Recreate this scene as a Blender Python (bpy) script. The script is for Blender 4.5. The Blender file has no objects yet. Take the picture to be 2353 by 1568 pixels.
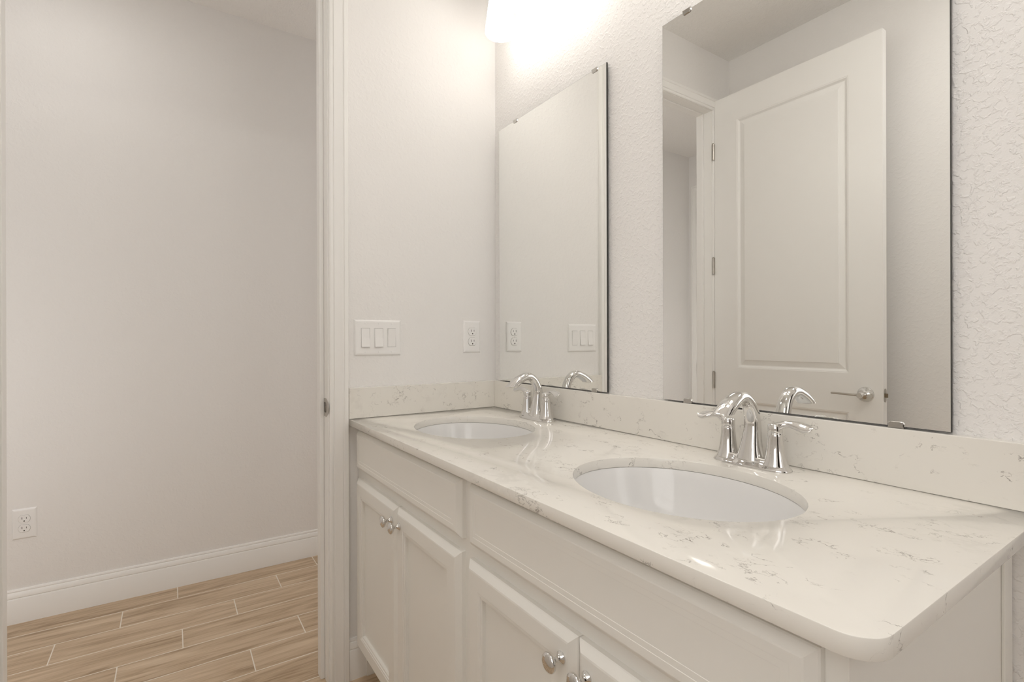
import bpy, bmesh, math
from mathutils import Vector, Matrix
PI = math.pi
SC = bpy.context.scene
COL = SC.collection

# ------------------------------------------------------------------ camera, world, exposure
YAW, PITCH, ROLL = math.radians(33.9219), math.radians(-0.0132), math.radians(-0.1552)
F = Vector((-math.cos(YAW), math.sin(YAW), 0)); U = Vector((0, 0, 1)); Rt = F.cross(U)
F2 = F * math.cos(PITCH) + U * math.sin(PITCH); U2 = Rt.cross(F2)
R3 = Rt * math.cos(ROLL) + U2 * math.sin(ROLL); U3 = -Rt * math.sin(ROLL) + U2 * math.cos(ROLL)
cam_d = bpy.data.cameras.new('camera'); cam = bpy.data.objects.new('camera', cam_d); COL.objects.link(cam)
cam_d.sensor_width = 36; cam_d.lens = 36 * 1166.72 / 2353; cam_d.clip_start = 0.02
M = Matrix((R3, U3, -F2)).transposed().to_4x4()
M.translation = Vector((1.7043, -1.0687, 1.1225))
cam.matrix_world = M
SC.camera = cam
W = bpy.data.worlds.new('world'); SC.world = W; W.use_nodes = True
W.node_tree.nodes['Background'].inputs[0].default_value = (1, .97, .93, 1)
W.node_tree.nodes['Background'].inputs[1].default_value = 0.05
SC.view_settings.view_transform = 'Standard'; SC.view_settings.look = 'None'
SC.view_settings.gamma = 1; SC.view_settings.exposure = 0.22
SC.view_settings.use_curve_mapping = False
SC.cycles.max_bounces = 14; SC.cycles.diffuse_bounces = 8; SC.cycles.glossy_bounces = 8
SC.cycles.caustics_reflective = True
SC.cycles.sample_clamp_indirect = 6
LAMP = 4.7           # emission of the frosted glass shades
CEIL_BATH, CEIL_HALL = 30.0, 12.0     # emission of the unseen ceiling lights added as fill

FILL_FRONT, FILL_RIGHT = 1.6, 1.0  # emission of the unseen panes added to brighten bathroom and hall
FILL_HALL, FILL_END = 2.9, 1.9
# ------------------------------------------------------------------ materials
def mat(name, col, rough=.5, metal=0., **k):
    m = bpy.data.materials.new(name); m.use_nodes = True
    b = m.node_tree.nodes['Principled BSDF']
    b.inputs['Base Color'].default_value = (*col, 1); b.inputs['Roughness'].default_value = rough
    b.inputs['Metallic'].default_value = metal
    for a, v in k.items():
        b.inputs[a.replace('_', ' ')].default_value = v
    return m
class NT:
    def __init__(s, m): s.t = m.node_tree; s.b = s.t.nodes['Principled BSDF']
    def n(s, typ, ins=None, **props):
        x = s.t.nodes.new(typ)
        for a, v in props.items(): setattr(x, a, v)
        for a, v in (ins or {}).items():
            if isinstance(v, bpy.types.NodeSocket): s.t.links.new(v, x.inputs[a])
            else: x.inputs[a].default_value = v
        return x
    def m(s, op, a, b=0., c=0.):
        return s.n('ShaderNodeMath', {0: a, 1: b, 2: c}, operation=op).outputs[0]
    def pos(s): return s.n('ShaderNodeNewGeometry').outputs['Position']
    def link(s, o, i): s.t.links.new(o, i)
def paint(name, col, rough, dist, scale=70, strength=1.0):
    m = mat(name, col, rough); t = NT(m); p = t.pos()
    a = t.n('ShaderNodeTexNoise', {'Vector': p, 'Scale': scale, 'Detail': 3., 'Roughness': .55, 'Distortion': .4}).outputs[0]
    b = t.n('ShaderNodeTexNoise', {'Vector': p, 'Scale': scale * 3.1, 'Detail': 2.}).outputs[0]
    r = t.n('ShaderNodeMapRange', {0: a, 1: .47, 2: .64}, interpolation_type='SMOOTHSTEP').outputs[0]
    h = t.m('MULTIPLY_ADD', b, .35, r)
    bp = t.n('ShaderNodeBump', {'Strength': strength, 'Distance': dist, 'Height': h})
    t.link(bp.outputs[0], t.b.inputs['Normal'])
    return m
wallm = paint('wall_paint', (.83, .815, .80), .62, .0003)
walltex = paint('wall_paint_orange_peel', (.83, .815, .80), .62, .0008, 95)
ceilm = paint('ceiling_paint', (.87, .855, .835), .75, .0008)
trimm = mat('trim_paint', (.88, .87, .85), .32)
cabm = mat('cabinet_paint', (.83, .815, .775), .38)
platem = mat('white_plastic', (.86, .85, .84), .28)
gapm = mat('gap_shade', (.38, .36, .34), .6)  # grey stands in for the shade around rockers and receptacles
darkm = mat('dark_slot', (.03, .025, .02), .6)
chrome = mat('chrome', (.74, .73, .715), .045, 1.)
nickel = mat('satin_nickel', (.50, .47, .43), .28, 1.)
clipm = mat('clip_metal', (.55, .535, .51), .16, 1.)
silver = mat('mirror_silver', (.93, .935, .92), .0, 1.)
edgem = mat('mirror_edge', (.035, .035, .03), .4)
porc = mat('porcelain', (.77, .765, .76), .08)
caulk = mat('caulk', (.80, .79, .76), .5)
frost = mat('frosted_glass', (1, .98, .93), .4); _t = NT(frost)
frost.node_tree.nodes['Principled BSDF'].inputs['Emission Color'].default_value = (1, .965, .905, 1)
frost.node_tree.nodes['Principled BSDF'].inputs['Emission Strength'].default_value = LAMP
frost2 = mat('frosted_glass_neck', (.9, .88, .85), .3)
frost2.node_tree.nodes['Principled BSDF'].inputs['Emission Color'].default_value = (1, .95, .90, 1)
frost2.node_tree.nodes['Principled BSDF'].inputs['Emission Strength'].default_value = .8

def quartz():
    m = mat('quartz', (.80, .77, .71), .1); t = NT(m); p = t.pos()
    p = t.n('ShaderNodeVectorMath', {0: p, 1: (.72, 1., 1.)}, operation='MULTIPLY').outputs[0]
    w = t.n('ShaderNodeTexNoise', {'Vector': p, 'Scale': 22., 'Detail': 4., 'Roughness': .6})
    off = t.n('ShaderNodeVectorMath', {0: w.outputs['Color'], 1: (-.5, -.5, -.5)}, operation='ADD').outputs[0]
    off = t.n('ShaderNodeVectorMath', {0: off, 3: .035}, operation='SCALE').outputs[0]
    q = t.n('ShaderNodeVectorMath', {0: p, 1: off}, operation='ADD').outputs[0]
    def vein(scale, wid, mscale, lo, hi, seed):
        qq = t.n('ShaderNodeVectorMath', {0: q, 1: (seed, seed * .7, seed * 1.3)}, operation='ADD').outputs[0]
        n = t.n('ShaderNodeTexNoise', {'Vector': qq, 'Scale': scale, 'Detail': 5., 'Roughness': .6}).outputs[0]
        l = t.m('ABSOLUTE', t.m('SUBTRACT', n, .5))
        l = t.n('ShaderNodeMapRange', {0: l, 1: 0., 2: wid, 3: 1., 4: 0.}, interpolation_type='SMOOTHSTEP').outputs[0]
        k = t.n('ShaderNodeTexNoise', {'Vector': qq, 'Scale': mscale, 'Detail': 3., 'Roughness': .6}).outputs[0]
        k = t.n('ShaderNodeMapRange', {0: k, 1: lo, 2: hi}, interpolation_type='SMOOTHSTEP').outputs[0]
        return t.m('MULTIPLY', l, k)
    v1 = vein(16., .011, 26., .535, .66, 3.1)
    v2 = vein(34., .017, 15., .55, .67, 8.7)
    v3 = t.m('MULTIPLY', vein(8., .05, 9., .5, .7, 5.3), .11)
    v = t.m('MINIMUM', t.m('ADD', t.m('ADD', t.m('MULTIPLY', v1, .75), t.m('MULTIPLY', v2, .6)), v3), .85)
    c = t.n('ShaderNodeMixRGB', {'Fac': v, 'Color1': (.80, .775, .725, 1), 'Color2': (.23, .205, .18, 1)}).outputs[0]
    t.link(c, t.b.inputs['Base Color'])
    return m
quartzm = quartz()

def planks():
    m = mat('wood_look_tile', (.5, .38, .25), .38); t = NT(m)
    s = t.n('ShaderNodeSeparateXYZ', {0: t.pos()})
    X, Y = s.outputs[0], s.outputs[1]
    PW, PL = .1475, .585
    r = t.m('DIVIDE', t.m('ADD', X, .955 + PW * 20), PW)       # row line at x = -0.955
    row = t.m('FLOOR', r); fr = t.m('SUBTRACT', r, row)
    y2 = t.m('ADD', t.m('ADD', Y, 1.045 + PL * 20), t.m('MULTIPLY', t.m('SUBTRACT', row, 19.), PL / 3 * .98))
    l = t.m('DIVIDE', y2, PL); pl_ = t.m('FLOOR', l); fl = t.m('SUBTRACT', l, pl_)
    gx = t.m('MULTIPLY', t.m('MINIMUM', fr, t.m('SUBTRACT', 1., fr)), PW)
    gy = t.m('MULTIPLY', t.m('MINIMUM', fl, t.m('SUBTRACT', 1., fl)), PL)
    g = t.m('MINIMUM', gx, gy)
    grout = t.n('ShaderNodeMapRange', {0: g, 1: .0014, 2: .0024, 3: 1., 4: 0.}, interpolation_type='SMOOTHSTEP').outputs[0]
    wn = t.n('ShaderNodeTexWhiteNoise', {'Vector': t.n('ShaderNodeCombineXYZ', {0: row, 1: pl_}).outputs[0]}, noise_dimensions='2D')
    rnd = wn.outputs[0]
    cv = t.n('ShaderNodeCombineXYZ', {0: t.m('MULTIPLY_ADD', rnd, 37., X), 1: t.m('MULTIPLY', Y, .085), 2: t.m('MULTIPLY', rnd, 11.)}).outputs[0]
    cv2 = t.n('ShaderNodeCombineXYZ', {0: t.m('MULTIPLY_ADD', rnd, 19., X), 1: t.m('MULTIPLY', Y, .03), 2: rnd}).outputs[0]
    a = t.n('ShaderNodeTexNoise', {'Vector': cv, 'Scale': 26., 'Detail': 5., 'Roughness': .6, 'Distortion': 1.1}).outputs[0]
    b = t.n('ShaderNodeTexNoise', {'Vector': cv2, 'Scale': 190., 'Detail': 3., 'Roughness': .7}).outputs[0]
    f = t.m('ADD', t.m('MULTIPLY', a, .72), t.m('MULTIPLY', b, .28))
    f = t.m('ADD', f, t.m('MULTIPLY', t.m('SUBTRACT', rnd, .5), .06))
    cr = t.n('ShaderNodeValToRGB', {'Fac': f}); e = cr.color_ramp
    e.elements[0].position = .33; e.elements[0].color = (.315, .215, .125, 1)
    e.elements[1].position = .66; e.elements[1].color = (.68, .54, .39, 1)
    x = e.elements.new(.48); x.color = (.53, .395, .265, 1)
    c = t.n('ShaderNodeMixRGB', {'Fac': grout, 'Color1': cr.outputs[0], 'Color2': (.82, .75, .65, 1)}).outputs[0]
    t.link(c, t.b.inputs['Base Color'])
    h = t.m('SUBTRACT', t.m('MULTIPLY', b, .08), grout)
    bp = t.n('ShaderNodeBump', {'Strength': .6, 'Distance': .0012, 'Height': h})
    t.link(bp.outputs[0], t.b.inputs['Normal'])
    return m
floorm = planks()

# ------------------------------------------------------------------ mesh helpers
def add_box(bm, x0, x1, y0, y1, z0, z1):
    v = [bm.verts.new((x, y, z)) for x in (x0, x1) for y in (y0, y1) for z in (z0, z1)]
    for q in ((0, 1, 3, 2), (4, 6, 7, 5), (0, 4, 5, 1), (2, 3, 7, 6), (0, 2, 6, 4), (1, 5, 7, 3)):
        bm.faces.new([v[i] for i in q])
def box(*a):
    bm = bmesh.new(); add_box(bm, *a); return bm
def add_prism(bm, pts, ax, a, b):
    """polygon pts (2D) extruded along axis ax from a to b; 2D order is the remaining axes in xyz order"""
    def P(p, t):
        q = list(p); q.insert(ax, t); return q
    A = [bm.verts.new(P(p, a)) for p in pts]; B = [bm.verts.new(P(p, b)) for p in pts]
    bm.faces.new(A); bm.faces.new(B[::-1]); n = len(pts)
    for i in range(n): bm.faces.new((A[i], B[i], B[(i + 1) % n], A[(i + 1) % n]))
def prism(*a):
    bm = bmesh.new(); add_prism(bm, *a); return bm
def loft(bm, loops, cap0=True, cap1=True):
    L = [[bm.verts.new(p) for p in lp] for lp in loops]; n = len(L[0])
    for a, b in zip(L, L[1:]):
        for i in range(n): bm.faces.new((a[i], a[(i + 1) % n], b[(i + 1) % n], b[i]))
    if cap0: bm.faces.new(L[0][::-1])
    if cap1: bm.faces.new(L[-1])
def lathe(bm, prof, n=40, c=(0, 0, 0), axis='z', cap0=True, cap1=True):
    """prof: (radius, height) list"""
    loops = []
    for r, h in prof:
        lp = []
        for i in range(n):
            a = 2 * PI * i / n; u, v = r * math.cos(a), r * math.sin(a)
            p = {'z': (u, v, h), 'y': (u, h, v), 'x': (h, u, v)}[axis]
            lp.append((c[0] + p[0], c[1] + p[1], c[2] + p[2]))
        loops.append(lp)
    loft(bm, loops, cap0, cap1)
def sweep(bm, pts, rad, n=24, side=Vector((1, 0, 0)), power=2.0, zcut=None):
    """pts: centre points; rad: (half width along side, half thickness)"""
    loops = []
    P = [Vector(p) for p in pts]
    for i, p in enumerate(P):
        t = (P[min(i + 1, len(P) - 1)] - P[max(i - 1, 0)]).normalized()
        s = (side - t * side.dot(t)).normalized(); u = t.cross(s)
        lp = []
        for k in range(n):
            a = 2 * PI * k / n; ca, sa = math.cos(a), math.sin(a)
            ca = math.copysign(abs(ca) ** (2 / power), ca); sa = math.copysign(abs(sa) ** (2 / power), sa)
            q = p + s * ca * rad[i][0] + u * sa * rad[i][1]
            if zcut is not None and i > len(P) * .6 and q.z < zcut: q += t * ((zcut - q.z) / t.z)
            lp.append(q)
        loops.append(lp)
    loft(bm, loops)
def catmull(P, k=6):
    out = []; n = len(P)
    for i in range(n - 1):
        p0, p1, p2, p3 = P[max(i - 1, 0)], P[i], P[i + 1], P[min(i + 2, n - 1)]
        for j in range(k):
            t = j / k
            out.append(tuple(.5 * (2 * b + (c - a) * t + (2 * a - 5 * b + 4 * c - d) * t * t + (3 * b - a - 3 * c + d) * t ** 3)
                             for a, b, c, d in zip(p0, p1, p2, p3)))
    out.append(tuple(P[-1])); return out
def rings(bm, rect, prof, mp, back=None):
    """concentric mitred rectangles (u0,u1,v0,v1) with (inset, depth) profile; mp maps (u,v,d) to xyz"""
    loops = []
    for ins, d in prof:
        u0, u1, v0, v1 = rect[0] + ins, rect[1] - ins, rect[2] + ins, rect[3] - ins
        loops.append([mp(u0, v0, d), mp(u1, v0, d), mp(u1, v1, d), mp(u0, v1, d)])
    loft(bm, loops, cap0=True, cap1=True)
def obj(name, bm, m, parent=None, smooth=False, bevel=0., seg=2, subsurf=0, angle=35):
    bmesh.ops.remove_doubles(bm, verts=bm.verts, dist=1e-6)
    bmesh.ops.recalc_face_normals(bm, faces=bm.faces)
    me = bpy.data.meshes.new(name); bm.to_mesh(me); bm.free()
    for x in (m if isinstance(m, (list, tuple)) else [m]): me.materials.append(x)
    o = bpy.data.objects.new(name, me); COL.objects.link(o)
    if parent: o.parent = parent
    if smooth:
        me.polygons.foreach_set('use_smooth', [True] * len(me.polygons))
        me.set_sharp_from_angle(angle=math.radians(angle))
    if bevel:
        b = o.modifiers.new('bevel', 'BEVEL'); b.width = bevel; b.segments = seg; b.limit_method = 'ANGLE'; b.angle_limit = math.radians(40)
        b.harden_normals = False
    if subsurf:
        s = o.modifiers.new('subsurf', 'SUBSURF'); s.levels = s.render_levels = subsurf
    return o
def tag(o, label, cat, group=None, kind=None):
    o['label'] = label; o['category'] = cat
    if group: o['group'] = group
    if kind: o['kind'] = kind
    return o
def thing(name, label, cat, loc=(0, 0, 0), group=None):
    o = bpy.data.objects.new(name, None); COL.objects.link(o); o.location = loc; o.empty_display_size = .05
    return tag(o, label, cat, group)
def struct(name, bm, m, label, cat, **k):
    return tag(obj(name, bm, m, **k), label, cat, kind='structure')
def copy_tree(o, parent=None):
    c = o.copy(); COL.objects.link(c)
    if parent: c.parent = parent
    for ch in list(o.children): copy_tree(ch, c)
    return c

# ------------------------------------------------------------------ the rooms
H = 2.706                       # ceiling
YF = -1.590                     # wall opposite the mirrors
HX = -1.090                     # hall wall
HE = -2.690                     # hall end wall
XR = 2.75
DY0, DY1, DZ = -1.447, -.628, 2.395   # rough doorway
struct('floor', box(-1.2, 3.75, -2.8, 1.6, -.05, 0), floorm, 'tan wood-look plank tiles with pale grout', 'floor')
struct('ceiling', box(-1.2, 3.75, -2.8, 1.6, H, H + .05), ceilm, 'flat off-white painted ceiling', 'ceiling')
WH = (-2.14, -1.74, .35, 1.40)
bm = bmesh.new()
for q in ((HE, WH[0], 0, H), (WH[0], WH[1], 0, WH[2]), (WH[0], WH[1], WH[3], H)): add_box(bm, -.090, 0, *q)
add_prism(bm, [(WH[1], 0), (WH[1], H), (1.5, H), (1.5, 0), (DY1, 0), (DY1, DZ), (DY0, DZ), (DY0, 0)], 0, -.090, 0)
struct('wall_left', bm, wallm,
       'off-white wall with the doorway and light switches', 'wall')
struct('wall_back', box(0, XR, 0, .115, 0, H), walltex, 'textured off-white wall carrying the two mirrors', 'wall')
def holed(ax, a, b, u0, u1, hu0, hu1, hz0, hz1):
    bm = bmesh.new()
    for p in ((u0, hu0, 0, H), (hu1, u1, 0, H), (hu0, hu1, 0, hz0), (hu0, hu1, hz1, H)):
        if ax == 1: add_box(bm, p[0], p[1], a, b, p[2], p[3])
        else: add_box(bm, a, b, p[0], p[1], p[2], p[3])
    return bm
WF = (1.50, 2.40, .95, 2.10)
struct('wall_front', holed(1, YF - .115, YF, 0, XR, *WF), wallm, 'off-white wall behind the open door, seen in the mirror', 'wall')
struct('wall_right', prism([(YF, 0), (YF, H), (0, H), (0, 2.10), (-.52, 2.10), (-.52, .95), (0, .95), (0, 0), (-.62, 0), (-.62, 2.05), (-1.28, 2.05), (-1.28, 0)], 0, XR, XR + .115), wallm,
       'off-white end wall behind the viewer with an added opening to the dark box', 'wall')
struct('wall_dark_box', prism([(XR + .115, -1.5), (3.7, -1.5), (3.7, -.3), (XR + .115, -.3), (XR + .115, -.25), (3.75, -.25), (3.75, -1.55), (XR + .115, -1.55)], 2, 0, H),
       mat('dark_box_shade', (.10, .085, .07), .8), 'unseen dark box added behind the viewer, its shade painted in', 'wall')  # added box, painted dark so the chrome picks up dark streaks
struct('wall_hall', box(HX - .11, HX, HE, 1.5, 0, H), wallm, 'smooth pale hallway wall seen through the doorway', 'wall')
struct('wall_hall_end', box(HX, -.090, HE - .11, HE, 0, H), wallm, 'dim hallway end wall, seen only in the right mirror', 'wall')
WE = (-.95, -.25, .4, 2.2)
struct('wall_hall_far', holed(1, 1.5, 1.61, HX, -.090, *WE), wallm, 'far end wall of the hallway, out of view', 'wall')

# baseboards: profile (offset from wall, z)
BB = [(0, 0), (.0145, 0), (.0145, .094), (.0125, .098), (.0105, .099), (.0105, .101), (.0128, .103), (.0122, .112), (.008, .121), (.0055, .122), (.0055, .124), (.0065, .127), (.0045, .133), (0, .134)]
def bb_x(x, s, y0, y1): return prism([(x + s * d, z) for d, z in BB], 1, y0, y1)
def bb_y(y, s, x0, x1): return prism([(y + s * d, z) for d, z in BB], 0, x0, x1)
struct('baseboard_hall', bb_x(HX, 1, HE, 1.5), trimm, 'white moulded baseboard along the hallway wall', 'baseboard', smooth=True)
struct('baseboard_left', bb_x(0, 1, -.581, -.47), trimm, 'short white baseboard beside the vanity toe kick', 'baseboard', smooth=True)
struct('baseboard_back', bb_y(0, -1, 1.5, XR), trimm, 'white baseboard right of the vanity', 'baseboard', smooth=True)
struct('baseboard_front', bb_y(YF, 1, 0.0, XR), trimm, 'white baseboard behind the open door', 'baseboard', smooth=True)
struct('baseboard_hall_near', bb_x(-.090, -1, HE, -1.51), trimm, 'white baseboard on the near side of the hallway', 'baseboard', smooth=True)

# door casings (colonial profile across its width: distance from opening, thickness)
CAS = [(0, 0), (0, .009), (.004, .0115), (.009, .0120), (.0100, .0095), (.0125, .0095), (.015, .0135), (.030, .0150), (.040, .0178), (.0412, .0150), (.044, .0150), (.0465, .019), (.057, .019), (.059, .017), (.059, 0)]
def casing(name, x, s, y0, y1, zt, label):
    """mitred frame round an opening y0..y1, height zt, on plane x facing s"""
    bm = bmesh.new()
    P0 = [(y0 - w, 0) for w, t in CAS]
    loops = []
    loops.append([(x + s * t, y0 - w, 0) for w, t in CAS]); loops.append([(x + s * t, y0 - w, zt + w) for w, t in CAS])
    loops.append([(x + s * t, y1 + w, zt + w) for w, t in CAS]); loops.append([(x + s * t, y1 + w, 0) for w, t in CAS])
    loft(bm, loops)
    return struct(name, bm, trimm, label, 'door casing', smooth=True, angle=25)
JY0, JY1, JZ = -1.4285, -.6450, 2.385
casing('trim_1', 0, 1, JY0 - .004, JY1 + .004, JZ + .002, 'white moulded casing around the bathroom doorway')
casing('trim_2', -.090, -1, JY0 - .004, JY1 + .004, JZ + .004, 'white casing on the hallway side of the doorway')
bm = bmesh.new()
add_prism(bm, [(DY0, 0), (DY0, DZ), (DY1, DZ), (DY1, 0), (JY1, 0), (JY1, JZ), (JY0, JZ), (JY0, 0)], 0, -.090, 0)
jamb = struct('trim_3', bm, trimm, 'white door jamb lining the doorway', 'door jamb')
s = .0135
obj('door_stop', prism([(JY0, 0), (JY0, JZ), (JY1, JZ), (JY1, 0), (JY1 - s, 0), (JY1 - s, JZ - .006), (JY0 + s, JZ - .006), (JY0 + s, 0)], 0, -.0855, -.047), trimm, jamb, bevel=.002)
# strike plate with curved lip, mortised in the latch side jamb
bm = bmesh.new()
yj = JY1 - .0008
pts = [(-.046, .876), (-.046, .934), (-.020, .936), (-.004, .930), (.008, .918), (.0105, .906), (.008, .893), (-.004, .881), (-.020, .874)]
add_prism(bm, pts, 1, yj, yj + .0015)
sp = obj('strike_plate', bm, nickel, jamb, bevel=.0004); sp['label'] = 'satin nickel strike plate with curved lip'
so = obj('strike_hole', box(-.0405, -.026, yj - .0006, yj + .0004, .889, .921), darkm, sp)
obj('strike_lip', prism([(-.0260, yj - .0022), (-.0225, yj - .0022), (-.0225, yj + .0002), (-.0260, yj + .0002)], 2, .889, .919), nickel, sp)

# ------------------------------------------------------------------ open bathroom door
def panelled(bm, W_, Hh, T, panels, prof, mp):
    """slab W x H x T with panels on both faces (u,v,d local)"""
    for side in (1, -1):
        def q(u, v, d): return mp(u, v, T / 2 + side * (T / 2 + d))
        us = [0, panels[0][0], panels[0][1], W_]
        vs = [0]
        for p in panels: vs += [p[2], p[3]]
        vs.append(Hh)
        for i in range(3):
            for j in range(len(vs) - 1):
                if i == 1 and j % 2 == 1:
                    continue
                bm.faces.new([bm.verts.new(q(*c, 0)) for c in ((us[i], vs[j]), (us[i + 1], vs[j]), (us[i + 1], vs[j + 1]), (us[i], vs[j + 1]))])
        for (u0, u1, v0, v1) in panels:
            L = []
            for ins, d in prof:
                L.append([bm.verts.new(q(*c, -d)) for c in ((u0 + ins, v0 + ins), (u1 - ins, v0 + ins), (u1 - ins, v1 - ins), (u0 + ins, v1 - ins))])
            for a, b in zip(L, L[1:]):
                for k in range(4): bm.faces.new((a[k], a[(k + 1) % 4], b[(k + 1) % 4], b[k]))
            bm.faces.new(L[-1])
    a = [(0, 0), (W_, 0), (W_, Hh), (0, Hh)]
    for k in range(4):
        p, r = a[k], a[(k + 1) % 4]
        bm.faces.new([bm.verts.new(mp(*p, 0)), bm.verts.new(mp(*r, 0)), bm.verts.new(mp(*r, T)), bm.verts.new(mp(*p, T))])
DPROF = [(0, 0), (.002, .0010), (.006, .0016), (.014, .0088), (.017, .0092), (.0415, .0040), (.0420, .0012), (.0450, .0010)]
door = thing('door_1', 'white two-panel door swung open, seen in the right mirror', 'door', (.014, -1.436, .012)); door['kind'] = 'structure'
DW, DH, DT = .792, 2.420, .035
bm = bmesh.new()
panelled(bm, DW, DH, DT, [(.130, .662, .205, .792), (.130, .662, .965, 2.278)], DPROF, lambda u, v, d: (u, -DT + d, v))
obj('door_slab', bm, trimm, door, bevel=0)
for hz in (2.154, 1.529, .905, .28):
    b2 = bmesh.new(); lathe(b2, [(.0062, hz - .056), (.0062, hz + .032)], 14, (-.004, .008, 0))
    lathe(b2, [(.004, hz + .032), (.0062, hz + .0335), (.003, hz + .038)], 14, (-.004, .008, 0))
    add_box(b2, -.0012, .0006, -.030, .008, hz - .056, hz + .032)
    hg = obj('hinge', b2, nickel, door, smooth=True); hg['label'] = 'dark nickel hinge'
# lever set
lx, lz = .727, .876
b2 = bmesh.new(); lathe(b2, [(.0325, 0), (.0325, .003), (.029, .0075), (.014, .010), (.0115, .012)], 48, (lx, .0, lz), 'y')
obj('rosette', b2, chrome, door, smooth=True, angle=40)
b2 = bmesh.new(); lathe(b2, [(.0105, .008), (.0095, .03), (.0105, .045), (.0125, .052), (.0125, .062), (.010, .065)], 32, (lx, 0, lz), 'y')
lv = obj('lever', b2, chrome, door, smooth=True, angle=40); lv['label'] = 'chrome door lever'
b2 = bmesh.new()
path = catmull([(lx, .056, lz), (lx - .03, .057, lz + .0), (lx - .07, .057, lz + .001), (lx - .112, .056, lz + .0015)], 6)
sweep(b2, path, [(.0085 - .0015 * i / (len(path) - 1), .0052 - .0012 * i / (len(path) - 1)) for i in range(len(path))], 16, Vector((0, 1, 0)))
obj('lever_arm', b2, nickel, lv, smooth=True, angle=60)
b2 = bmesh.new(); lathe(b2, [(.0325, -DT), (.0325, -DT - .003), (.029, -DT - .0075), (.0115, -DT - .012), (.0105, -DT - .045), (.012, -DT - .06)], 40, (lx, 0, lz), 'y')
obj('rear_knob_base', b2, chrome, door, smooth=True, angle=40)
b2 = bmesh.new(); add_prism(b2, [(-DT / 2 + .0125 * math.cos(a) , lz + (.0165 if math.sin(a) > 0 else -.0165) + .0125 * math.sin(a)) for a in [k * PI / 8 for k in range(16)]], 0, DW - .0008, DW + .0012)
fp = obj('latch_faceplate', b2, nickel, door)
b2 = bmesh.new(); add_prism(b2, [(DW, -DT / 2 - .006), (DW + .012, -DT / 2 + .001), (DW + .012, -DT / 2 + .006), (DW, -DT / 2 + .006)], 2, lz - .0085, lz + .0085)
obj('latch_bolt', b2, mat('latch_bronze', (.30, .24, .17), .35, 1.), fp)

# ------------------------------------------------------------------ hallway end door (seen only in the mirror)
bm = bmesh.new()
L = []
hx0, hx1, hz_ = -.998, -.20, 2.383
loops = [[(hx0 - w, HE + t, 0) for w, t in CAS], [(hx0 - w, HE + t, hz_ + w) for w, t in CAS], [(hx1 + w, HE + t, hz_ + w) for w, t in CAS], [(hx1 + w, HE + t, 0) for w, t in CAS]]
loft(bm, loops); struct('trim_4', bm, trimm, 'white casing of the hallway end door', 'door casing', smooth=True, angle=25)
d2 = thing('door_2', 'dim white closed door at the hallway end, seen in the right mirror', 'door', (hx0, HE, .01)); d2['kind'] = 'structure'
obj('door_slab', box(.002, hx1 - hx0 - .002, .0, .006, 0, 2.37), trimm, d2)
for hz in (2.185, 1.517, .873, .28):
    b2 = bmesh.new(); lathe(b2, [(.008, hz - .045), (.008, hz + .045)], 12, (.008, .020, 0)); add_box(b2, .002, .008, .006, .018, hz - .045, hz + .045)
    obj('hinge', b2, nickel, d2)

# ------------------------------------------------------------------ vanity
CZ, CT, CY, CX1 = .866, .021, -.5816, 1.5227
FY = -.5450                    # face frame plane
vc = thing('vanity_cabinet', 'warm white painted vanity cabinet with four doors under the quartz top', 'cabinet', (0, 0, 0))
bm = bmesh.new()
ZB = CZ - CT
# hollow carcass: sides, bottom, back, face frame (stiles and rails)
add_box(bm, .002, .020, FY + .02, -.002, .0, ZB)
add_box(bm, 1.466, 1.4825, FY + .02, -.002, .0, ZB)
add_box(bm, .020, 1.466, FY + .02, -.002, .100, .118)
add_box(bm, .020, 1.466, -.012, -.002, .118, ZB)
add_box(bm, .020, 1.466, -.480, -.462, .0, .100)
obj('carcass', bm, cabm, vc)
bm = bmesh.new()
pts_out = [(.001, .100), (1.4870, .100), (1.4870, ZB), (.001, ZB)]
for x0, x1 in ((.001, .045), (.735, .800), (1.450, 1.4870)): add_box(bm, x0, x1, FY, FY + .019, .100, ZB)
for x0, x1 in ((.045, .735), (.800, 1.450)):
    for z0, z1 in ((.100, .135), (.655, .720), (.815, ZB)): add_box(bm, x0, x1, FY, FY + .019, z0, z1)
obj('face_frame', bm, cabm, vc)
bm = bmesh.new(); add_box(bm, 1.4825, 1.4870, -.042, -.003, .0, ZB)
obj('scribe_strip', bm, cabm, vc, bevel=.0012)
def fmap(u, v, d): return (u, FY - d, v)
DOORP = [(0, 0), (0, .009), (.0015, .011), (.013, .0195), (.016, .0200), (.048, .0200), (.0495, .0188), (.0545, .0186), (.0555, .0165), (.0600, .0160), (.0604, .0085), (.062, .0080)]
DRAWP = [(0, 0), (0, .009), (.0015, .011), (.011, .0188), (.013, .0195), (.0245, .0195), (.0250, .0189), (.0335, .0189), (.0340, .0183), (.036, .0183)]
def knob(x, z, par):
    b = bmesh.new()
    lathe(b, [(.0095, .0), (.0098, .0018), (.0070, .0045), (.0045, .0085), (.0040, .013), (.0055, .0165), (.0105, .0195), (.0148, .0225), (.0158, .0250), (.0148, .0278), (.0105, .0300), (.0045, .0312)], 32, (0, 0, 0), 'y')
    for v in b.verts: v.co = (v.co.x + x, FY - .020 - v.co.y, v.co.z + z)
    k = obj('knob', b, chrome, par, smooth=True, angle=50); k['label'] = 'round chrome knob'
for x0, x1, kx in ((.030, .386, .358), (.3885, .746, .4165), (.782, 1.119, 1.091), (1.1215, 1.465, 1.1495)):
    bm = bmesh.new(); rings(bm, (x0, x1, .118, .672), DOORP, fmap)
    d = obj('door', bm, cabm, vc)
    knob(kx, .630, d)
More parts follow.
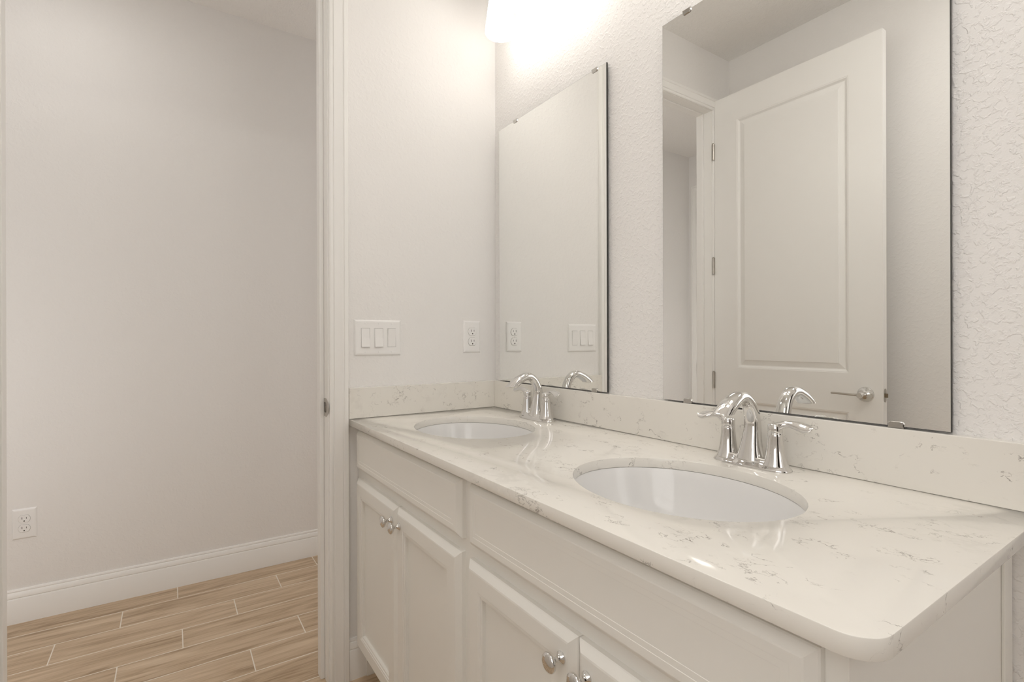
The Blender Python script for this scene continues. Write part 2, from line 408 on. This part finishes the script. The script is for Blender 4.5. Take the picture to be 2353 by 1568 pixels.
for x0, x1 in ((.031, .749), (.786, 1.466)):
    bm = bmesh.new(); rings(bm, (x0, x1, .702, .828), DRAWP, fmap)
    obj('false_drawer_front', bm, cabm, vc)

# countertop with two oval cut-outs
SINKS = ((.3715, -.3115), (1.1115, -.3105)); SA, SB = .2095, .1700
bm = bmesh.new()
arc = []
r = .034
for k in range(13):
    a = -PI / 2 + (PI / 2) * k / 12
    arc.append((CX1 - r + r * math.cos(a), CY + r + r * math.sin(a)))
add_prism(bm, [(.0005, -.0005), (.0005, CY)] + arc + [(CX1, -.0005)], 2, ZB, CZ)
top = obj('countertop', bm, quartzm)
cut = bmesh.new()
for cx, cy in SINKS:
    add_prism(cut, [(cx + SA * math.cos(2 * PI * k / 128), cy + SB * math.sin(2 * PI * k / 128)) for k in range(128)], 2, ZB - .05, CZ + .05)
co = obj('cutter', cut, quartzm)
bo = top.modifiers.new('b', 'BOOLEAN'); bo.operation = 'DIFFERENCE'; bo.object = co; bo.solver = 'EXACT'
bv = top.modifiers.new('bv', 'BEVEL'); bv.width = .0014; bv.segments = 2; bv.limit_method = 'ANGLE'; bv.angle_limit = math.radians(50)
dg = bpy.context.evaluated_depsgraph_get()
me = bpy.data.meshes.new_from_object(top.evaluated_get(dg)); top.modifiers.clear(); top.data = me
bpy.data.objects.remove(co)
me.polygons.foreach_set('use_smooth', [True] * len(me.polygons)); me.set_sharp_from_angle(angle=math.radians(25))
tag(top, 'white quartz countertop with fine grey veining and rounded corner on the vanity', 'countertop')
tag(obj('backsplash', box(.0205, CX1 - .0, -.0200, -.0003, CZ + .0003, CZ + .1016), quartzm, bevel=.0012), 'long veined quartz backsplash strip below the two mirrors', 'backsplash')
tag(obj('backsplash', box(.0003, .0200, CY + .0005, -.0003, CZ + .0003, CZ + .1016), quartzm, bevel=.0012), 'short veined quartz backsplash strip below the light switches', 'backsplash')

# sinks
def sink():
    root = thing('undermount_sink', '', 'sink')
    b = bmesh.new(); n = 72
    prof = [(1.0 + .06, -.0), (1.0 + .012, 0), (1.002, -.004), (.985, -.020), (.955, -.045), (.90, -.075), (.80, -.105), (.65, -.128), (.45, -.142), (.25, -.149), (.11, -.152)]
    loops = []
    for s, z in prof:
        loops.append([((SA - .001) * s * math.cos(2 * PI * k / n), (SB - .001) * s * math.sin(2 * PI * k / n), z) for k in range(n)])
    outer = [(.11, -.160), (.45, -.152), (.70, -.136), (.86, -.110), (.95, -.078), (1.01, -.045), (1.03, -.014), (1.06, -.012)]
    for s, z in outer:
        loops.append([((SA - .001) * s * math.cos(2 * PI * k / n), (SB - .001) * s * math.sin(2 * PI * k / n), z) for k in range(n)])
    L = [[b.verts.new(p) for p in lp] for lp in loops]
    for i in range(len(L)):
        A, B = L[i], L[(i + 1) % len(L)]
        for k in range(n): b.faces.new((A[k], A[(k + 1) % n], B[(k + 1) % n], B[k]))
    obj('basin', b, porc, root, smooth=True, angle=60)
    b = bmesh.new(); lathe(b, [(.0, -.150), (.016, -.1495), (.0175, -.152), (.022, -.1505), (.030, -.1475), (.031, -.149), (.028, -.153), (.0, -.154)][1:], 36)
    obj('drain', b, chrome, root, smooth=True)
    return root
s1 = sink(); s1.location = (SINKS[0][0], SINKS[0][1], ZB - .0006); tag(s1, 'oval white undermount sink nearer the light switches', 'sink', 'undermount sinks')
s2 = copy_tree(s1); s2.location = (SINKS[1][0], SINKS[1][1], ZB - .0006); tag(s2, 'large oval white undermount sink in the foreground of the counter', 'sink', 'undermount sinks')

# ------------------------------------------------------------------ faucets
def faucet():
    root = thing('faucet', '', 'faucet')
    b = bmesh.new(); n = 64
    def loop(a, w, z, waist):
        out = []
        for k in range(n):
            t = 2 * PI * k / n; c, s = math.cos(t), math.sin(t)
            x = a * math.copysign(abs(c) ** .85, c)
            y = w * math.copysign(abs(s) ** .75, s)
            y *= 1 - waist * math.cos(PI * x / .060) ** 2 * (abs(x) > .012) * (abs(x) < .048) * .0 - waist * math.exp(-((abs(x) - .026) / .011) ** 2)
            out.append((x, y, z))
        return out
    loft(b, [loop(.0815, .0290, 0, .06), loop(.0820, .0295, .0022, .06), loop(.0805, .0282, .0045, .08), loop(.0765, .0250, .0085, .12), loop(.0730, .0220, .0135, .16), loop(.0705, .0198, .0195, .2), loop(.0670, .0165, .0205, .2), loop(.02, .005, .0205, 0)])
    obj('base_plate', b, chrome, root, smooth=True, angle=50)
    P = [(0, 0, .012), (0, .001, .025), (0, .003, .045), (0, .006, .068), (0, .0065, .088), (0, .002, .108), (0, -.009, .127), (0, -.026, .1395), (0, -.044, .1410), (0, -.060, .1355), (0, -.076, .1270), (0, -.094, .1135), (0, -.114, .0950)]
    Rr = [(.0285, .0245), (.0245, .0215), (.0200, .0180), (.0170, .0158), (.0156, .0145), (.0148, .0135), (.0142, .0128), (.0142, .0124), (.0150, .0124), (.0162, .0126), (.0176, .0132), (.0188, .0140), (.0190, .0142)]
    pp = catmull(P, 5); rr = catmull(Rr, 5)
    b = bmesh.new(); sweep(b, pp, rr, 32, Vector((1, 0, 0)), 2.35, .1120)
    sp_ = obj('spout', b, chrome, root, smooth=True, angle=50)
    # tapered facet along the front of the neck
    b = bmesh.new()
    lo = []
    for (x, y, z), (rx, ry) in list(zip(pp, rr))[15:34]:
        pass
    b.free()
    b = bmesh.new(); d = Vector((0, 0, -1)); c = Vector((0, -.0960, .1121)) + d * .0002
    s_ = Vector((1, 0, 0)); u_ = d.cross(s_)
    loops = []
    for rad, off in ((.0105, 0), (.0105, .0016), (.0085, .0016), (.008, .0002)):
        loops.append([c + d * off + s_ * rad * math.cos(2 * PI * k / 24) + u_ * rad * math.sin(2 * PI * k / 24) for k in range(24)])
    loft(b, loops); obj('aerator', b, nickel, sp_, smooth=True, angle=40)
    for sg in (-1, 1):
        hx = sg * .0510
        b = bmesh.new()
        lathe(b, [(.0240, .010), (.0215, .0160), (.0190, .0240), (.0172, .0340), (.0158, .0450), (.0146, .0570), (.0138, .0680), (.0136, .0722), (.0128, .0730), (.0128, .0742)], 40, (hx, 0, 0))
        hd = obj('handle_body', b, chrome, root, smooth=True, angle=50)
        b = bmesh.new(); lathe(b, [(.0136, .0744), (.0138, .0760), (.0138, .0860), (.0128, .0895), (.0095, .0915), (.004, .0922)], 40, (hx, 0, 0))
        hub = obj('handle_hub', b, chrome, hd, smooth=True, angle=50)
        b = bmesh.new()
        Q = [(hx - sg * .004, 0, .0835), (hx + sg * .008, 0, .0870), (hx + sg * .020, -.0005, .0925), (hx + sg * .034, -.0012, .0940), (hx + sg * .048, -.002, .0920), (hx + sg * .060, -.0028, .0895), (hx + sg * .068, -.0032, .0900), (hx + sg * .0735, -.0036, .0930)]
        S = [(.0095, .0070), (.0100, .0070), (.0085, .0056), (.0088, .0048), (.0108, .0046), (.0112, .0040), (.0080, .0030), (.0012, .0008)]
        sweep(b, catmull(Q, 4), catmull(S, 4), 20, Vector((0, 1, .75)), 2.2)
        obj('lever', b, chrome, hd, smooth=True, angle=60)
    b = bmesh.new(); lathe(b, [(.0022, .018), (.0022, .052), (.0030, .0535), (.0058, .0575), (.0066, .0610), (.0058, .0650), (.0030, .0675), (.0008, .068)], 20, (0, .0290, 0))
    obj('lift_rod', b, chrome, root, smooth=True, angle=60)
    return root
FYY = -.0780
f1 = faucet(); f1.location = (.3735, FYY, CZ + .0002); tag(f1, 'chrome two-handle faucet at the far sink, below the left mirror', 'faucet', 'chrome vanity faucets')
f2 = copy_tree(f1); f2.location = (1.1110, FYY, CZ + .0002); tag(f2, 'chrome two-handle faucet behind the foreground sink, below the right mirror', 'faucet', 'chrome vanity faucets')

# ------------------------------------------------------------------ mirrors
MZ0, MZ1 = .9705, 1.9355
def mirror(x0, x1, clips, label):
    root = thing('wall_mirror', label, 'mirror', ((x0 + x1) / 2, 0, MZ0), 'frameless vanity mirrors')
    ox, oz = (x0 + x1) / 2, MZ0
    b = bmesh.new(); rings(b, (x0 - ox, x1 - ox, 0, MZ1 - oz), [(0, 0), (0, .0050), (.0009, .0058), (.0012, .0058)], lambda u, v, d: (u, -.0065 - d, v))
    g = obj('mirror_glass', b, [edgem, silver], root)
    for p in g.data.polygons:
        if p.normal.y < -.95: p.material_index = 1
    for cx, topc in clips:
        b = bmesh.new(); s = -1 if topc else 1
        zz = (MZ1 - oz) if topc else 0
        lp = []
        for y, hw, h in ((-.0124, .0118, .0090), (-.0142, .0118, .0090), (-.0150, .0108, .0082)):
            pts = [(-hw, 0)] + [(-hw + .004 - .004 * math.cos(a), h - .004 + .004 * math.sin(a)) for a in (0, PI / 6, PI / 3, PI / 2)] + [(hw - .004 + .004 * math.cos(a), h - .004 + .004 * math.sin(a)) for a in (PI / 2, PI / 3, PI / 6, 0)] + [(hw, 0)]
            lp.append([(cx - ox + u, y, zz + s * v) for u, v in pts])
        loft(b, lp)
        a0, a1 = sorted((zz, zz - s * .0022))
        add_box(b, cx - ox - .0118, cx - ox + .0118, -.0150, -.0002, a0, a1)
        obj('mirror_clip', b, clipm, root)
mirror(.0470, .6305, [(.160, True), (.582, True), (.160, False), (.578, False)], 'left frameless mirror, nearer the corner, above the far sink')
mirror(.8330, 1.4170, [(.909, True), (1.341, True), (.909, False), (1.341, False)], 'right frameless mirror showing the open door, above the foreground sink')

# ------------------------------------------------------------------ wall plates
def plate(b, w, h):
    rings(b, (-w / 2, w / 2, -h / 2, h / 2), [(0, 0), (0, .0012), (.0012, .0030), (.0040, .0052), (.0070, .0058), (.009, .0060)], lambda u, v, d: (d, u, v))
def screw(y, z, par):
    b = bmesh.new(); lathe(b, [(.0026, .0058), (.0026, .0066), (.0018, .0069)], 14, (0, y, z), 'x')
    # lathe on the x axis maps (u,v) to y,z
    obj('screw', b, platem, par, smooth=True)
sw = thing('light_switch', 'white three-gang rocker switch plate on the wall beside the doorway', 'light switch', (.0002, -.4780, 1.1345))
b = bmesh.new(); plate(b, .163, .121); obj('wall_plate', b, platem, sw)
for i, oy in enumerate((-.0445, .0015, .0475)):
    b = bmesh.new()
    for (u0, u1, v0, v1) in ((-.0168, -.0150, -.0335, .0335), (.0150, .0168, -.0335, .0335), (-.0150, .0150, -.0335, -.0322), (-.0150, .0150, .0322, .0335)):
        add_box(b, .0055, .0068, oy + u0, oy + u1, v0, v1)
    fr = obj('rocker_frame', b, platem, sw)
    obj('rocker_gap_shade', box(.0055, .0062, oy - .0150, oy + .0150, -.0322, .0322), gapm, fr)  # shade of the gap painted as a grey sheet
    b = bmesh.new(); k = 1 if i < 2 else -1
    lo, hi = (.0125, .0070) if k == 1 else (.0070, .0110)
    add_prism(b, [(.0050, -.0314), (lo, -.0314), (.0080, 0), (hi, .0314), (.0050, .0314)], 1, oy - .0142, oy + .0142)
    # prism axis 1: 2D coordinates are (x, z)
    obj('rocker', b, platem, fr, bevel=.0005)
    for z in (.0484, -.0484): screw(oy, z, sw)
def outlet(name, loc, label, face=1, w=.074):
    root = thing(name, label, 'outlet', loc, 'duplex outlets')
    b = bmesh.new(); plate(b, w, .121); obj('wall_plate', b, platem, root)
    for oz in (.0192, -.0192):
        b = bmesh.new()
        def lp(k, d):
            pts = []
            for i in range(40):
                a = 2 * PI * i / 40; y, z = .0172 * k * math.cos(a), .0172 * k * math.sin(a)
                pts.append((d, y, oz + max(-.0142 * k, min(.0142 * k, z))))
            return pts
        g_ = bmesh.new(); loft(g_, [lp(1.075, .0055), lp(1.075, .00615)]); 
        loft(b, [lp(1.03, .0058), lp(1.03, .0078), lp(.96, .0088), lp(.5, .0088)])
        rc = obj('receptacle', b, platem, root); obj('receptacle_gap_shade', g_, gapm, rc)  # grey rim paints in the shade round each receptacle
        b = bmesh.new()
        add_box(b, .0070, .00895, -.0072, -.0054, oz - .0010, oz + .0078)
        add_box(b, .0070, .00895, .0056, .0072, oz - .0000, oz + .0072)
        lathe(b, [(.0025, .0070), (.0025, .0090)], 12, (0, 0, oz - .0080), 'x')
        obj('slots', b, darkm, rc)
    screw(0, 0, root)
    return root
outlet('outlet', (.0002, -.1100, 1.1390), 'white duplex outlet left of the first mirror, above the side backsplash')
outlet('outlet', (HX + .0002, -1.5580, .3930), 'white duplex outlet low on the hallway wall above the baseboard')

# ------------------------------------------------------------------ vanity lights
def vanity_light():
    root = thing('vanity_light', '', 'wall light')
    b = bmesh.new(); rings(b, (-.06, .06, -.06, .06), [(0, 0), (0, .018), (.004, .022)], lambda u, v, d: (u, -d, v)); obj('backplate', b, nickel, root)
    b = bmesh.new(); add_box(b, -.235, .235, -.052, -.034, -.011, .011); add_box(b, -.012, .012, -.036, -.020, -.009, .009)
    obj('bar', b, nickel, root, bevel=.003)
    for k in (-1, 0, 1):
        x = k * .166
        b = bmesh.new(); pts = catmull([(x, -.045, 0), (x, -.080, .012), (x, -.108, .004), (x, -.115, -.030)], 5)
        sweep(b, pts, [(.006, .006)] * len(pts), 14); lathe(b, [(.020, -.034), (.022, -.030), (.022, -.012), (.012, -.006)], 24, (x, -.115, 0))
        arm = obj('arm', b, nickel, root, smooth=True, angle=45)
        b = bmesh.new(); lathe(b, [(.0405, -.075), (.0395, -.055), (.037, -.040), (.030, -.032), (.018, -.030)], 36, (x, -.115, 0), cap0=False, cap1=True)
        obj('shade_collar', b, frost2, arm, smooth=True, angle=60)
        b = bmesh.new(); lathe(b, [(.0400, -.073), (.0450, -.110), (.0500, -.150), (.0535, -.180), (.0540, -.188), (.0520, -.1915), (.0460, -.193), (.020, -.194)], 40, (x, -.115, 0))
        sh = obj('lamp_shade', b, frost, arm, smooth=True, angle=60); sh['label'] = 'glowing frosted glass shade'
    return root
v1 = vanity_light(); v1.location = (.388, -.0005, 2.380); tag(v1, 'vanity light with glowing frosted shades above the left mirror', 'wall light', 'vanity lights')
v2 = copy_tree(v1); v2.location = (1.125, -.0005, 2.380); tag(v2, 'vanity light with frosted shades above the right mirror, inferred, unseen', 'wall light', 'vanity lights')  # inferred second fixture, unseen, added to even out the light

# ------------------------------------------------------------------ round ceiling fill lights, added out of frame for brightness
def ceiling_fill(x, y, e, label):
    root = thing('ceiling_fill', label, 'fill light', (x, y, H))
    b = bmesh.new(); lathe(b, [(.165, -.0005), (.168, -.012), (.162, -.020), (.150, -.022), (.150, -.010)], 48); obj('rim', b, nickel, root, smooth=True, angle=40)
    m = mat('fill_diffuser', (.9, .9, .88), .5); p = m.node_tree.nodes['Principled BSDF']
    p.inputs['Emission Color'].default_value = (1, .975, .935, 1); p.inputs['Emission Strength'].default_value = e
    b = bmesh.new(); lathe(b, [(.149, -.018), (.140, -.030), (.110, -.042), (.060, -.050), (.010, -.052)], 40); obj('diffuser', b, m, root, smooth=True)
    return root
ceiling_fill(1.48, -.98, CEIL_BATH, 'unseen round ceiling light added as fill above the vanity side of the bathroom')
ceiling_fill(-.50, -1.48, CEIL_HALL, 'unseen round ceiling light added as fill in the hallway')

# ------------------------------------------------------------------ glowing framed panes, unseen, added as fill light
def fill_pane(name, ax, pos, depth, u0, u1, z0, z1, e, label):
    pm = mat('fill_glow_pane', (.85, .85, .85), .4); p = pm.node_tree.nodes['Principled BSDF']
    p.inputs['Emission Color'].default_value = (1, .985, .97, 1); p.inputs['Emission Strength'].default_value = e
    def bxx(bm, a, b, d0, d1, c, d):
        q = sorted((pos + d0, pos + d1))
        if ax == 1: add_box(bm, a, b, q[0], q[1], c, d)
        else: add_box(bm, q[0], q[1], a, b, c, d)
    b = bmesh.new(); w = .035
    for a in ((u0, u0 + w, z0, z1), (u1 - w, u1, z0, z1), (u0 + w, u1 - w, z0, z0 + w), (u0 + w, u1 - w, z1 - w, z1), (u0 + w, u1 - w, (z0 + z1) / 2 - .015, (z0 + z1) / 2 + .015)):
        bxx(b, a[0], a[1], depth * .35, depth * .75, a[2], a[3])
    o = struct(name, b, trimm, label, 'fill_pane')
    b = bmesh.new(); bxx(b, u0 + w, u1 - w, depth * .5, depth * .56, z0 + w, z1 - w)
    obj('pane', b, pm, o)
fill_pane('fill_pane_1', 1, YF, -.090, *WF, FILL_FRONT, 'unseen glowing pane added as fill behind the viewer')
fill_pane('fill_pane_2', 0, XR, .115, -.52, -.0, .95, 2.10, FILL_RIGHT, 'narrow unseen glowing pane added as fill at the end of the bathroom')
fill_pane('fill_pane_3', 0, -.090, .1, *WH, FILL_HALL, 'low unseen glowing pane added as fill on the near side of the hallway')
fill_pane('fill_pane_4', 1, 1.5, .11, *WE, FILL_END, 'unseen glowing pane added as fill at the far end of the hallway')
